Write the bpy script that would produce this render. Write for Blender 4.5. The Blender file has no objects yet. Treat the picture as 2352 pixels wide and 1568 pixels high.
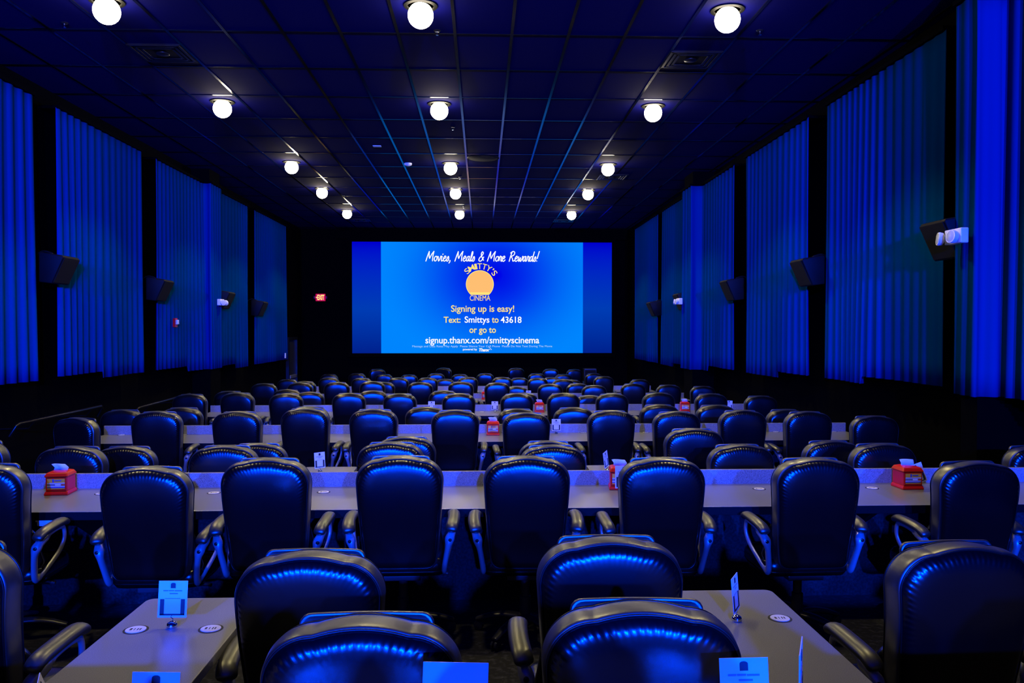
import bpy, bmesh, math, random
from mathutils import Vector, Matrix
random.seed(7)
S = bpy.context.scene
COL = S.collection
pi = math.pi

# ------------------------------------------------------------------ camera
H = 1.872                                   # eye height above the floor of the nearest long counter
cam_d = bpy.data.cameras.new('camera')
cam_d.sensor_width = 36.0
cam_d.lens = 1885.0 / 2352.0 * 36.0
cam_d.clip_start = 0.05
cam = bpy.data.objects.new('camera', cam_d)
COL.objects.link(cam)
cam.location = (0, 0, H)
cam.rotation_euler = (math.radians(90 - 0.9574), 0, math.radians(-2.1112))
S.camera = cam

# ------------------------------------------------------------------ world, exposure
S.view_settings.view_transform = 'Standard'
S.view_settings.look = 'None'
S.view_settings.exposure = 0.0
S.view_settings.gamma = 1.0
S.view_settings.use_curve_mapping = False
W = bpy.data.worlds.new('dark_room'); S.world = W
W.use_nodes = True
W.node_tree.nodes['Background'].inputs[0].default_value = (0.0, 0.0, 0.02, 1)
W.node_tree.nodes['Background'].inputs[1].default_value = 0.02

# ------------------------------------------------------------------ house lights
BLUE = (0.0, 0.042, 1.0)
WARM = (1.0, 0.83, 0.36)

def spot(name, loc, aim, power, color, cone, blend, radius=0.08):
    d = bpy.data.lights.new(name, 'SPOT')
    d.energy = power; d.color = color; d.spot_size = math.radians(cone); d.spot_blend = blend
    d.shadow_soft_size = radius
    o = bpy.data.objects.new(name, d); COL.objects.link(o)
    o.location = loc
    v = Vector(aim) - Vector(loc)
    o.rotation_euler = v.to_track_quat('-Z', 'Y').to_euler()
    return o

# blue wash lamps in the rear corners of the room, behind the camera
def aim(x, y, z, deg, down=-0.06): return (x+10*math.sin(math.radians(deg)), y+10*math.cos(math.radians(deg)), z+10*down)
spot('blue_wash', (-3.2, -8.0, 3.75), aim(-3.2, -8, 3.75, -12, -0.12), 20500, BLUE, 76, 0.2, 0.09)
spot('blue_wash', (2.3, -8.0, 3.75), aim(2.3, -8, 3.75, -16, -0.12), 20500, BLUE, 76, 0.3, 0.09)
spot('blue_wash', (0.55, -8.0, 3.75), aim(0.55, -8, 3.75, -4, -0.12), 13500, BLUE, 70, 0.3, 0.09)

LAMP_X = (-3.61, -0.595, 2.435)
LAMP_Y = (4.6, 8.1, 11.63, 15.8, 18.77, 22.23)
for yy in LAMP_Y:
    for xx in LAMP_X:
        spot('downlight_beam', (xx, yy, 4.86), (xx, yy, 0), (150 if yy < 5 else 1700), WARM, 116, 0.45, 0.10)

# ------------------------------------------------------------------ materials
def mat(name, color=(0.5, 0.5, 0.5), rough=0.5, metal=0.0, spec=0.5, emit=None, estr=0.0, coat=0.0):
    m = bpy.data.materials.new(name); m.use_nodes = True
    b = m.node_tree.nodes['Principled BSDF']
    b.inputs['Base Color'].default_value = (*color, 1)
    b.inputs['Roughness'].default_value = rough
    b.inputs['Metallic'].default_value = metal
    b.inputs['Specular IOR Level'].default_value = spec
    b.inputs['Coat Weight'].default_value = coat
    if emit:
        b.inputs['Emission Color'].default_value = (*emit, 1)
        b.inputs['Emission Strength'].default_value = estr
    return m

def noise_bump(m, scale, strength, dist=0.002, detail=3.0):
    nt = m.node_tree; b = nt.nodes['Principled BSDF']
    tc = nt.nodes.new('ShaderNodeTexCoord'); n = nt.nodes.new('ShaderNodeTexNoise')
    n.inputs['Scale'].default_value = scale; n.inputs['Detail'].default_value = detail
    bp = nt.nodes.new('ShaderNodeBump'); bp.inputs['Strength'].default_value = strength
    bp.inputs['Distance'].default_value = dist
    nt.links.new(tc.outputs['Object'], n.inputs['Vector'])
    nt.links.new(n.outputs['Fac'], bp.inputs['Height']); nt.links.new(bp.outputs['Normal'], b.inputs['Normal'])

def noise_color(m, scale, c0, c1, p0=0.4, p1=0.6, detail=4.0):
    nt = m.node_tree; b = nt.nodes['Principled BSDF']
    tc = nt.nodes.new('ShaderNodeTexCoord'); n = nt.nodes.new('ShaderNodeTexNoise')
    n.inputs['Scale'].default_value = scale; n.inputs['Detail'].default_value = detail
    r = nt.nodes.new('ShaderNodeValToRGB')
    r.color_ramp.elements[0].position = p0; r.color_ramp.elements[0].color = (*c0, 1)
    r.color_ramp.elements[1].position = p1; r.color_ramp.elements[1].color = (*c1, 1)
    nt.links.new(tc.outputs['Object'], n.inputs['Vector'])
    nt.links.new(n.outputs['Fac'], r.inputs['Fac']); nt.links.new(r.outputs['Color'], b.inputs['Base Color'])

M = {}
M['leather'] = mat('black_leather', (0.0014, 0.0014, 0.0018), 0.24, spec=0.55); noise_bump(M['leather'], 55, 0.08, 0.001)
M['piping'] = mat('leather_piping', (0.003, 0.003, 0.003), 0.35, spec=0.3)
M['rim'] = mat('leather_lit_rim', (0.0025, 0.0022, 0.0012), 0.38, spec=1.0, coat=0.7)  # same leather as the back; extra gloss and warm tint carry gold highlights
M['rim'].node_tree.nodes['Principled BSDF'].inputs['Coat Roughness'].default_value = 0.42
M['rim'].node_tree.nodes['Principled BSDF'].inputs['Coat IOR'].default_value = 1.8
M['pad'] = mat('armrest_vinyl', (0.007, 0.006, 0.003), 0.40, spec=1.0, coat=0.5)
M['pad'].node_tree.nodes['Principled BSDF'].inputs['Coat Roughness'].default_value = 0.42
M['frame'] = mat('grey_arm_plastic', (0.22, 0.22, 0.23), 0.30, metal=0.35, spec=0.8)
M['black_plastic'] = mat('black_plastic', (0.03, 0.03, 0.032), 0.3)
M['counter'] = mat('speckled_counter', (0.3, 0.3, 0.3), 0.30); noise_color(M['counter'], 320, (0.14, 0.14, 0.143), (0.24, 0.24, 0.24), 0.35, 0.65)
M['splash'] = mat('speckled_upstand', (0.3, 0.3, 0.3), 0.5); noise_color(M['splash'], 260, (0.12, 0.12, 0.125), (0.36, 0.36, 0.37), 0.35, 0.68)
M['edge'] = mat('black_edge', (0.0015, 0.0015, 0.0015), 0.6, spec=0.1)
M['carpet_wall'] = mat('carpet_panel', (0.05, 0.05, 0.055), 0.95); noise_color(M['carpet_wall'], 60, (0.004, 0.004, 0.005), (0.018, 0.018, 0.02)); noise_bump(M['carpet_wall'], 300, 0.8, 0.004)
M['carpet'] = mat('dark_carpet', (0.03, 0.03, 0.03), 0.95); noise_color(M['carpet'], 26, (0.008, 0.008, 0.01), (0.035, 0.035, 0.045), 0.5, 0.66); noise_bump(M['carpet'], 250, 0.7, 0.004)
M['wall'] = mat('black_wall', (0.0006, 0.0006, 0.0007), 0.9, spec=0.03)
M['tile'] = mat('ceiling_tile', (0.0008, 0.001, 0.075), 0.9, spec=0.05); noise_bump(M['tile'], 90, 0.25, 0.002)
M['grid'] = mat('ceiling_grid', (0.004, 0.004, 0.005), 0.13, spec=0.55)
M['curtain'] = mat('blue_curtain', (0.0, 0.034, 0.165), 0.9, spec=0.0); noise_bump(M['curtain'], 140, 0.15, 0.002)
M['dark_metal'] = mat('dark_metal', (0.02, 0.02, 0.02), 0.35, metal=0.6)
M['speaker'] = mat('speaker_black', (0.0025, 0.0025, 0.003), 0.6, spec=0.15)
M['grille'] = mat('speaker_grille', (0.004, 0.004, 0.004), 0.8, spec=0.2)
M['white'] = mat('white_plastic', (0.8, 0.8, 0.8), 0.4)
M['lens'] = mat('clear_lens', (0.5, 0.55, 0.6), 0.1, spec=0.8)
M['red'] = mat('red_plastic', (0.70, 0.010, 0.001), 0.30, spec=0.3)
M['yellow'] = mat('advert_yellow', (0.85, 0.42, 0.02), 0.5)
M['ad_white'] = mat('advert_white', (0.75, 0.75, 0.75), 0.5)
M['ad_grey'] = mat('advert_grey', (0.18, 0.18, 0.22), 0.5)
M['ad_blue'] = mat('advert_blue', (0.03, 0.05, 0.3), 0.5)
M['ad_red'] = mat('advert_red', (0.6, 0.1, 0.02), 0.5)
M['paper'] = mat('paper', (0.62, 0.60, 0.58), 0.8)
M['ink'] = mat('ink', (0.012, 0.012, 0.015), 0.6)
M['ink_soft'] = mat('faded_ink', (0.25, 0.2, 0.18), 0.7)
M['chrome'] = mat('chrome', (0.8, 0.8, 0.8), 0.08, metal=1.0)
M['marker_ring'] = mat('marker_ring', (0.006, 0.006, 0.006), 0.7)
M['lamp'] = mat('lamp_bloom_globe', (1, 1, 1), 0.4, emit=(1.0, 0.86, 0.56), estr=42.0)
M['trim'] = mat('lamp_trim', (0.002, 0.002, 0.002), 0.6, spec=0.1)
M['rail'] = mat('handrail_metal', (0.035, 0.03, 0.025), 0.3, metal=0.9)
M['acrylic'] = mat('blue_tinted_card', (0.35, 0.38, 0.5), 0.25)
M['text_white'] = mat('screen_white', (0, 0, 0), 1, spec=0, emit=(1, 1, 1), estr=1.0)
M['text_yellow'] = mat('screen_yellow', (0, 0, 0), 1, spec=0, emit=(1.0, 0.78, 0.20), estr=1.0)
M['text_pale'] = mat('screen_pale', (0, 0, 0), 1, spec=0, emit=(0.35, 0.62, 1.0), estr=1.0)
M['logo_orange'] = mat('screen_orange', (0, 0, 0), 1, spec=0, emit=(1.0, 0.52, 0.17), estr=1.0)
M['exit_face'] = mat('exit_face', (0.02, 0, 0), 0.4, emit=(0.55, 0.0, 0.03), estr=1.0)
M['exit_text'] = mat('exit_letters', (0.02, 0, 0), 0.4, emit=(1.0, 0.72, 0.16), estr=1.6)
M['exit_lamp'] = mat('exit_lamp_head', (0.25, 0.02, 0.1), 0.3)

def screen_material():
    """the projected picture: an azure ground with a deep blue glow behind the heading"""
    m = bpy.data.materials.new('projected_ground'); m.use_nodes = True
    nt = m.node_tree; nt.nodes.clear()
    out = nt.nodes.new('ShaderNodeOutputMaterial'); em = nt.nodes.new('ShaderNodeEmission')
    tc = nt.nodes.new('ShaderNodeTexCoord')
    mp = nt.nodes.new('ShaderNodeMapping'); mp.vector_type = 'POINT'
    # object coordinates: x in metres from the middle, z in metres from the middle of the picture
    mp.inputs['Location'].default_value = (-0.10, 0, -0.24)
    mp.inputs['Scale'].default_value = (1 / 3.6, 0, 1 / 3.0)
    gr = nt.nodes.new('ShaderNodeTexGradient'); gr.gradient_type = 'SPHERICAL'
    rp = nt.nodes.new('ShaderNodeValToRGB'); rp.color_ramp.interpolation = 'B_SPLINE'
    e = rp.color_ramp.elements
    e[0].position = 0.0; e[0].color = (0, 0.245, 1.0, 1)
    e[1].position = 0.92; e[1].color = (0, 0.0, 0.80, 1)
    a = e.new(0.30); a.color = (0, 0.185, 0.95, 1)
    a = e.new(0.62); a.color = (0, 0.035, 0.87, 1)
    nt.links.new(tc.outputs['Object'], mp.inputs[0]); nt.links.new(mp.outputs[0], gr.inputs[0])
    nt.links.new(gr.outputs['Fac'], rp.inputs[0]); nt.links.new(rp.outputs[0], em.inputs[0])
    em.inputs[1].default_value = 1.0
    nt.links.new(em.outputs[0], out.inputs[0])
    return m

def strip_material():
    m = bpy.data.materials.new('projected_border'); m.use_nodes = True
    nt = m.node_tree; nt.nodes.clear()
    out = nt.nodes.new('ShaderNodeOutputMaterial'); em = nt.nodes.new('ShaderNodeEmission')
    tc = nt.nodes.new('ShaderNodeTexCoord'); sp = nt.nodes.new('ShaderNodeSeparateXYZ')
    mr = nt.nodes.new('ShaderNodeMapRange')
    mr.inputs['From Min'].default_value = -1.75; mr.inputs['From Max'].default_value = 1.75
    rp = nt.nodes.new('ShaderNodeValToRGB')
    e = rp.color_ramp.elements
    e[0].position = 0.0; e[0].color = (0, 0.015, 0.27, 1)
    e[1].position = 1.0; e[1].color = (0, 0.0, 0.62, 1)
    a = e.new(0.4); a.color = (0, 0.045, 0.46, 1)
    nt.links.new(tc.outputs['Object'], sp.inputs[0]); nt.links.new(sp.outputs['Z'], mr.inputs['Value'])
    nt.links.new(mr.outputs[0], rp.inputs[0]); nt.links.new(rp.outputs[0], em.inputs[0])
    nt.links.new(em.outputs[0], out.inputs[0])
    return m
M['slide'] = screen_material(); M['strip'] = strip_material()

# ------------------------------------------------------------------ mesh helpers
class MB:
    def __init__(s): s.v = []; s.f = []; s.mi = []; s.cur = 0
    def add(s, vs, fs):
        n = len(s.v); s.v += [tuple(v) for v in vs]
        for f in fs: s.f.append([i + n for i in f]); s.mi.append(s.cur)
        return s
    def box(s, x0, x1, y0, y1, z0, z1):
        vs = [(x0,y0,z0),(x1,y0,z0),(x1,y1,z0),(x0,y1,z0),(x0,y0,z1),(x1,y0,z1),(x1,y1,z1),(x0,y1,z1)]
        return s.add(vs, [(0,3,2,1),(4,5,6,7),(0,1,5,4),(1,2,6,5),(2,3,7,6),(3,0,4,7)])
    def loft(s, rings, closed=True, cap0=True, cap1=True):
        n = len(rings[0]); vs = [p for r in rings for p in r]; fs = []
        for a in range(len(rings) - 1):
            for i in range(n if closed else n - 1):
                j = (i + 1) % n
                fs.append((a*n+i, a*n+j, (a+1)*n+j, (a+1)*n+i))
        if cap0: fs.append(tuple(range(n))[::-1])
        if cap1: fs.append(tuple((len(rings)-1)*n + i for i in range(n)))
        return s.add(vs, fs)
    def lathe(s, prof, seg=24, c=(0,0,0), axis='z'):
        rings = []
        for r, h in prof:
            ring = []
            for i in range(seg):
                a = 2*pi*i/seg
                p = (r*math.cos(a), r*math.sin(a), h)
                if axis == 'y': p = (p[0], p[2], p[1])
                if axis == 'x': p = (p[2], p[0], p[1])
                ring.append((p[0]+c[0], p[1]+c[1], p[2]+c[2]))
            rings.append(ring)
        return s.loft(rings)
    def tube(s, pts, rad, seg=8, closed=False, ry=None, up=(0,0,1)):
        """round or flat section swept along points; rad = half size across, ry = half size along up"""
        pts = [Vector(p) for p in pts]; n = len(pts); rings = []
        for i, p in enumerate(pts):
            a = pts[(i-1) % n] if (closed or i > 0) else p
            b = pts[(i+1) % n] if (closed or i < n-1) else p
            t = (b-a).normalized(); u = Vector(up)
            if abs(t.dot(u)) > 0.97: u = Vector((0,1,0)) if abs(t.y) < 0.9 else Vector((1,0,0))
            w = t.cross(u).normalized(); u2 = w.cross(t)
            r = rad[i] if isinstance(rad, (list,tuple)) else rad
            q = (ry[i] if isinstance(ry,(list,tuple)) else ry) if ry is not None else r
            rings.append([p + w*(r*math.cos(2*pi*k/seg)) + u2*(q*math.sin(2*pi*k/seg)) for k in range(seg)])
        if closed: rings.append(rings[0])
        return s.loft(rings, cap0=not closed, cap1=not closed)
    def mesh(s, name, mats, smooth=False, bevel=0.0, bseg=2, angle=None):
        me = bpy.data.meshes.new(name); me.from_pydata(s.v, [], s.f)
        if not isinstance(mats, (list,tuple)): mats = [mats]
        for m in mats: me.materials.append(m)
        for p, k in zip(me.polygons, s.mi): p.material_index = k
        bm = bmesh.new(); bm.from_mesh(me)
        bmesh.ops.remove_doubles(bm, verts=bm.verts, dist=1e-5)
        bmesh.ops.recalc_face_normals(bm, faces=bm.faces)
        if bevel:
            ed = [e for e in bm.edges if len(e.link_faces) == 2 and e.calc_face_angle(0) > 0.6]
            bmesh.ops.bevel(bm, geom=ed, offset=bevel, segments=bseg, affect='EDGES', profile=0.5, clamp_overlap=True)
        if smooth:
            for f in bm.faces: f.smooth = True
            lim = math.radians(angle or 50)
            for e in bm.edges:
                if len(e.link_faces) == 2 and e.calc_face_angle(0) > lim: e.smooth = False
        bm.to_mesh(me); bm.free()
        return me

def link(name, data, parent=None):
    o = bpy.data.objects.new(name, data); COL.objects.link(o)
    if parent: o.parent = parent
    return o
def obj(name, mb, m, parent=None, **k): return link(name, mb.mesh(name, m, **k), parent)
def tag(o, label, cat, group=None):
    o['label'] = label; o['category'] = cat
    if group: o['group'] = group
    return o
def thing(name, label, cat, loc, rz=0.0, group=None):
    o = link(name, None); o.location = loc; o.rotation_euler = (0,0,rz); o.empty_display_size = 0.1
    return tag(o, label, cat, group)
def struct(o): o['kind'] = 'structure'; return o
def copy_tree(o, parent=None):
    c = o.copy(); COL.objects.link(c)
    if parent: c.parent = parent
    for ch in o.children: copy_tree(ch, c)
    return c

def catmull(pts, n=6, closed=False):
    P = [Vector(p) for p in pts]; out = []; N = len(P)
    for i in range(N if closed else N-1):
        p0 = P[(i-1) % N] if (closed or i > 0) else P[i]
        p1 = P[i]; p2 = P[(i+1) % N]
        p3 = P[(i+2) % N] if (closed or i+2 < N) else p2
        for k in range(n):
            t = k/n
            out.append(0.5*((2*p1)+(p2-p0)*t+(2*p0-5*p1+4*p2-p3)*t*t+(3*p1-p0-3*p2+p3)*t**3))
    if not closed: out.append(P[-1])
    return out

def text_mesh(name, body, w, h, m, shear=0.0, bold=0.0, depth=0.004, align='C'):
    """lettering in the x-z plane facing -y, fitted to width w and to total height h (of this string)"""
    cu = bpy.data.curves.new(name, 'FONT'); cu.body = body; cu.size = 1.0; cu.shear = shear
    cu.offset = bold; cu.extrude = 0.0; cu.resolution_u = 6
    o = bpy.data.objects.new(name, cu)
    me = bpy.data.meshes.new_from_object(o)
    bpy.data.objects.remove(o); bpy.data.curves.remove(cu)
    xs = [v.co.x for v in me.vertices]; ys = [v.co.y for v in me.vertices]
    x0, x1, y0, y1 = min(xs), max(xs), min(ys), max(ys)
    sx = w/(x1-x0); sy = h/(y1-y0)
    for v in me.vertices: v.co = Vector(((v.co.x-(x0+x1)/2)*sx, 0, (v.co.y-y0)*sy))
    me.materials.clear(); me.materials.append(m); me.name = name
    bm = bmesh.new(); bm.from_mesh(me)
    bmesh.ops.recalc_face_normals(bm, faces=bm.faces)
    for f in bm.faces:
        if f.normal.y > 0: f.normal_flip()
    r = bmesh.ops.extrude_face_region(bm, geom=bm.faces[:])
    bmesh.ops.translate(bm, verts=[v for v in r['geom'] if isinstance(v, bmesh.types.BMVert)], vec=(0, -depth, 0))
    bmesh.ops.recalc_face_normals(bm, faces=bm.faces)
    bm.to_mesh(me); bm.free()
    return me

# ------------------------------------------------------------------ room
XL, XR, YF, ZC = -5.75, 4.70, 26.4, H + 3.15
DROP = 0.118
def floor_z(k): return 0.172 if k < 0 else -DROP*k
BAR_Y = [5.08, 8.92, 12.66, 16.44, 20.28]                     # front edges of the long counters
STEP_Y = [2.02] + [b + 0.80 for b in BAR_Y]                    # floor drops right behind each counter

mb = MB(); ys = [-9.0] + STEP_Y + [YF]
for i in range(len(ys)-1):
    mb.box(XL, XR, ys[i], ys[i+1], -1.2, floor_z(i-1))
struct(obj('floor', mb, M['carpet']))
struct(obj('wall_left', MB().box(XL-0.2, XL, -9, YF, -1.2, ZC), M['wall']))
struct(obj('wall_right', MB().box(XR, XR+0.2, -9, YF, -1.2, ZC), M['wall']))
struct(obj('wall_front', MB().box(XL-0.2, XR+0.2, YF, YF+0.2, -1.2, ZC+0.2), M['wall']))
struct(obj('ceiling', MB().box(XL-0.2, XR+0.2, -9, YF, ZC, ZC+0.15), M['tile']))
mb = MB(); x = 0.325 - 0.6096*10
while x < XR:
    if x > XL: mb.box(x-0.016, x+0.016, -9, YF, ZC-0.007, ZC)
    x += 0.6096
y = 8.86 - 1.2165*14
while y < YF:
    if y > -9: mb.box(XL, XR, y-0.010, y+0.010, ZC-0.006, ZC)
    y += 1.2165
struct(obj('trim_1', mb, M['grid']))
# dark masking that frames the screen and hides the joint of ceiling and front wall
mb = MB().box(-4.6, 4.65, 26.22, 26.4, ZC-0.33, ZC)
struct(obj('trim_2', mb, M['wall']))

# ------------------------------------------------------------------ curtains
def curtain(label, path, ztop, bottoms, seed):
    """pleated drape hung along a plan path [(x,y)..]; bottoms = [(y_from, y_to, z)]"""
    rnd = random.Random(seed)
    P = [Vector((a, b, 0)) for a, b in path]
    segs = []; tot = 0
    for a, b in zip(P[:-1], P[1:]): segs.append((tot, a, b)); tot += (b-a).length
    n = max(24, int(tot/0.016)); rows = 15
    ph = [rnd.uniform(0, 6.3) for _ in range(6)]
    pitch = rnd.uniform(0.17, 0.21)
    zs_b = []; cols = []
    for i in range(n+1):
        s = tot*i/n
        for t0, a, b in segs:
            if s <= t0 + (b-a).length + 1e-6: break
        d = (b-a).normalized(); p = a + d*(s-t0)
        nrm = Vector((-d.y, d.x, 0))
        if nrm.dot(Vector((-0.5, 0, 0)) - Vector((p.x, 0, 0))) < 0 and abs(nrm.x) > 0.5: nrm = -nrm
        if abs(nrm.x) <= 0.5: nrm = Vector((0, -1, 0))
        zb = bottoms[-1][2]
        for y0, y1, z in bottoms:
            if y0 <= p.y < y1: zb = z; break
        col = []
        for r in range(rows+1):
            t = r/rows                                           # 0 top .. 1 hem
            q = s + 0.03*math.sin(s*2.1+ph[0])
            fold = math.sin(2*pi*q/pitch + 0.9*math.sin(q*3.1+ph[1]))
            fold = math.copysign(abs(fold)**0.75, fold)
            amp = (0.016 + 0.024*t)*(0.65 + 0.35*math.sin(q*2.3+ph[2]))
            off = fold*amp + 0.02*t*math.sin(q*4.7+ph[3]) - 0.02
            col.append(p + nrm*off + Vector((0, 0, ztop + (zb-ztop)*t)) + d*(0.03*(t-0.3)**2*(1 if s > tot/2 else -1)))
        cols.append(col)
    vs = [v for c in cols for v in c]; k = rows+1
    fs = [(i*k+r, (i+1)*k+r, (i+1)*k+r+1, i*k+r+1) for i in range(n) for r in range(rows)]
    o = obj('curtain', MB().add(vs, fs), M['curtain'], smooth=True, angle=180)
    so = o.modifiers.new('cloth', 'SOLIDIFY'); so.thickness = 0.008; so.offset = 0
    wx = XL if path[0][0] < 0 else XR
    r = MB()
    for a, b in zip(path[:-1], path[1:]):
        xa, xb = sorted((a[0], b[0])); ya, yb = sorted((a[1], b[1]))
        if yb-ya > 0.05: r.box(*sorted((wx, xa+(0.02 if wx < 0 else -0.02))), ya, yb, ztop-0.01, ztop+0.03)
    obj('curtain_rail', r, M['wall'], o)
    return tag(o, label, 'curtain', 'wall curtains')

TZ = H + 2.86
XCL, XCR = -5.5, 4.43
curtain('blue wall curtain at the left edge of the photo, nearest on the left wall', [(XCL, 6.3), (XCL, 10.36)], TZ, [(0, 30, H-0.655)], 1)
curtain('blue left wall curtain between the nearest and the second left speakers', [(XCL, 10.92), (XCL, 13.56)], TZ, [(0, 12.12, H-0.635), (12.12, 30, H-0.725)], 2)
curtain('blue left wall curtain wrapping the pillar with the emergency light', [(XCL, 14.16), (XCL, 16.46), (-5.34, 16.46), (-5.34, 17.18)], TZ, [(0, 15.7, H-0.72), (15.7, 30, H-0.82)], 3)
curtain('narrow blue left wall curtain just past the pillar, with a stepped hem', [(XCL, 17.42), (XCL, 19.66)], TZ, [(0, 18.58, H-0.81), (18.58, 30, H-0.905)], 4)
curtain('darkest blue left wall curtain, last before the screen wall and exit sign', [(XCL, 20.24), (XCL, 23.46)], TZ, [(0, 30, H-0.89)], 5)
curtain('blue curtain at the right edge of the photo, around the near pillar', [(XCR, 4.2), (XCR, 6.84), (4.2, 6.84), (4.2, 7.19)], TZ, [(0, 30, H-0.59)], 6)
curtain('widest blue right wall curtain, with light pleats and a stepped hem', [(XCR, 7.74), (XCR, 10.46)], TZ, [(0, 9.35, H-0.565), (9.35, 30, H-0.65)], 7)
curtain('blue right wall curtain between the second and third speakers from the right edge', [(XCR, 11.05), (XCR, 13.72)], TZ, [(0, 12.24, H-0.655), (12.24, 30, H-0.75)], 8)
curtain('blue right wall curtain wrapping the far pillar with the emergency light', [(XCR, 14.33), (XCR, 16.4), (4.2, 16.4), (4.2, 17.2)], TZ, [(0, 15.95, H-0.745), (15.95, 30, H-0.845)], 9)
curtain('narrow blue right wall curtain just beyond the far pillar', [(XCR, 17.5), (XCR, 20.1)], TZ, [(0, 18.9, H-0.82), (18.9, 30, H-0.90)], 10)
curtain('blue right wall curtain nearest the screen wall', [(XCR, 20.62), (XCR, 23.7)], TZ, [(0, 30, H-0.89)], 11)
# pillars behind the drapes
struct(obj('trim_3', MB().box(XL, -5.39, 16.52, 17.14, -1.0, ZC), M['wall']))
struct(obj('trim_4', MB().box(4.26, XR, 16.46, 17.14, -1.0, ZC), M['wall']))
struct(obj('trim_5', MB().box(4.26, XR, 6.90, 7.14, -1.0, ZC), M['wall']))

# ------------------------------------------------------------------ screen
XP = lambda px: -4.09 + (px-808)*8.24/597.0
ZP = lambda py: H + 2.715 - (py-555)*3.52/256.0
SY = 26.1
scr = thing('cinema_screen', 'wide lit cinema screen on the front wall showing a blue rewards slide', 'screen', (0.03, SY, H+0.955))
def scr_obj(name, mb, m, parent): return obj(name, mb, m, parent)
OX, OZ = 0.03, H+0.955
fr = MB()
x0, x1, z0, z1 = -4.12, 4.12, -1.76, 1.76
for a in ((x0-0.12, x1+0.12, z1, z1+0.12), (x0-0.12, x1+0.12, z0-0.12, z0), (x0-0.12, x0, z0, z1), (x1, x1+0.12, z0, z1)):
    fr.box(a[0], a[1], -0.05, 0.12, a[2], a[3])
obj('screen_frame', fr, M['wall'], scr)
obj('picture_border', MB().box(x0, XP(874)-OX, 0, 0.03, z0, z1), M['strip'], scr)
obj('picture_border', MB().box(XP(1338)-OX, x1, 0, 0.03, z0, z1), M['strip'], scr)
slide = obj('picture_slide', MB().box(XP(874)-OX, XP(1338)-OX, -0.002, 0.03, z0, z1), M['slide'], scr)
def stext(name, body, px0, px1, py0, py1, m, shear=0.0, bold=0.0):
    o = link(name, text_mesh(name, body, XP(px1)-XP(px0), ZP(py0)-ZP(py1), m, shear, bold), slide)
    o.location = ((XP(px0)+XP(px1))/2-OX, -0.006, ZP(py1)-OZ)
    return o
stext('text_line', 'Signing up is easy!', 1034, 1179, 700.5, 720.5, M['text_yellow'], 0, 0.012)
stext('text_line', 'Text:', 1017, 1055.5, 727, 741, M['text_yellow'], 0, 0.014)
stext('text_line', 'Smittys', 1065, 1122, 726, 745.5, M['text_white'], 0, 0.014)
stext('text_line', 'to', 1127.5, 1143, 728.5, 741, M['text_yellow'], 0, 0.014)
stext('text_line', '43618', 1148, 1196, 726.5, 741.3, M['text_white'], 0, 0.014)
stext('text_line', 'or go to', 1076, 1137, 752, 769, M['text_yellow'], 0, 0.014)
stext('text_line', 'signup.thanx.com/smittyscinema', 975, 1237, 773, 793.5, M['text_white'], 0, 0.014)
stext('text_line', 'Message and Data Rates May Apply  Please Silence Your Cell Phone  Please Do Not Text During The Movie', 945, 1267, 792.6, 799, M['text_pale'])
stext('text_line', 'powered by', 1061, 1093.5, 799.6, 806.2, M['text_white'], 0, 0.012)
stext('text_line', 'Thanx', 1098, 1122, 799.8, 807.2, M['text_white'], 0.25, 0.035)
d = MB()
for px, py in ((1121.5, 798.6), (1124.5, 800.2), (1123, 802.8), (1126.5, 802.6)):
    d.lathe([(0.012, -0.004), (0.012, 0.0)], 10, (XP(px)-OX, -0.006, ZP(py)-OZ), 'y')
obj('sparkle_dots', d, M['text_white'], slide)

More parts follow.
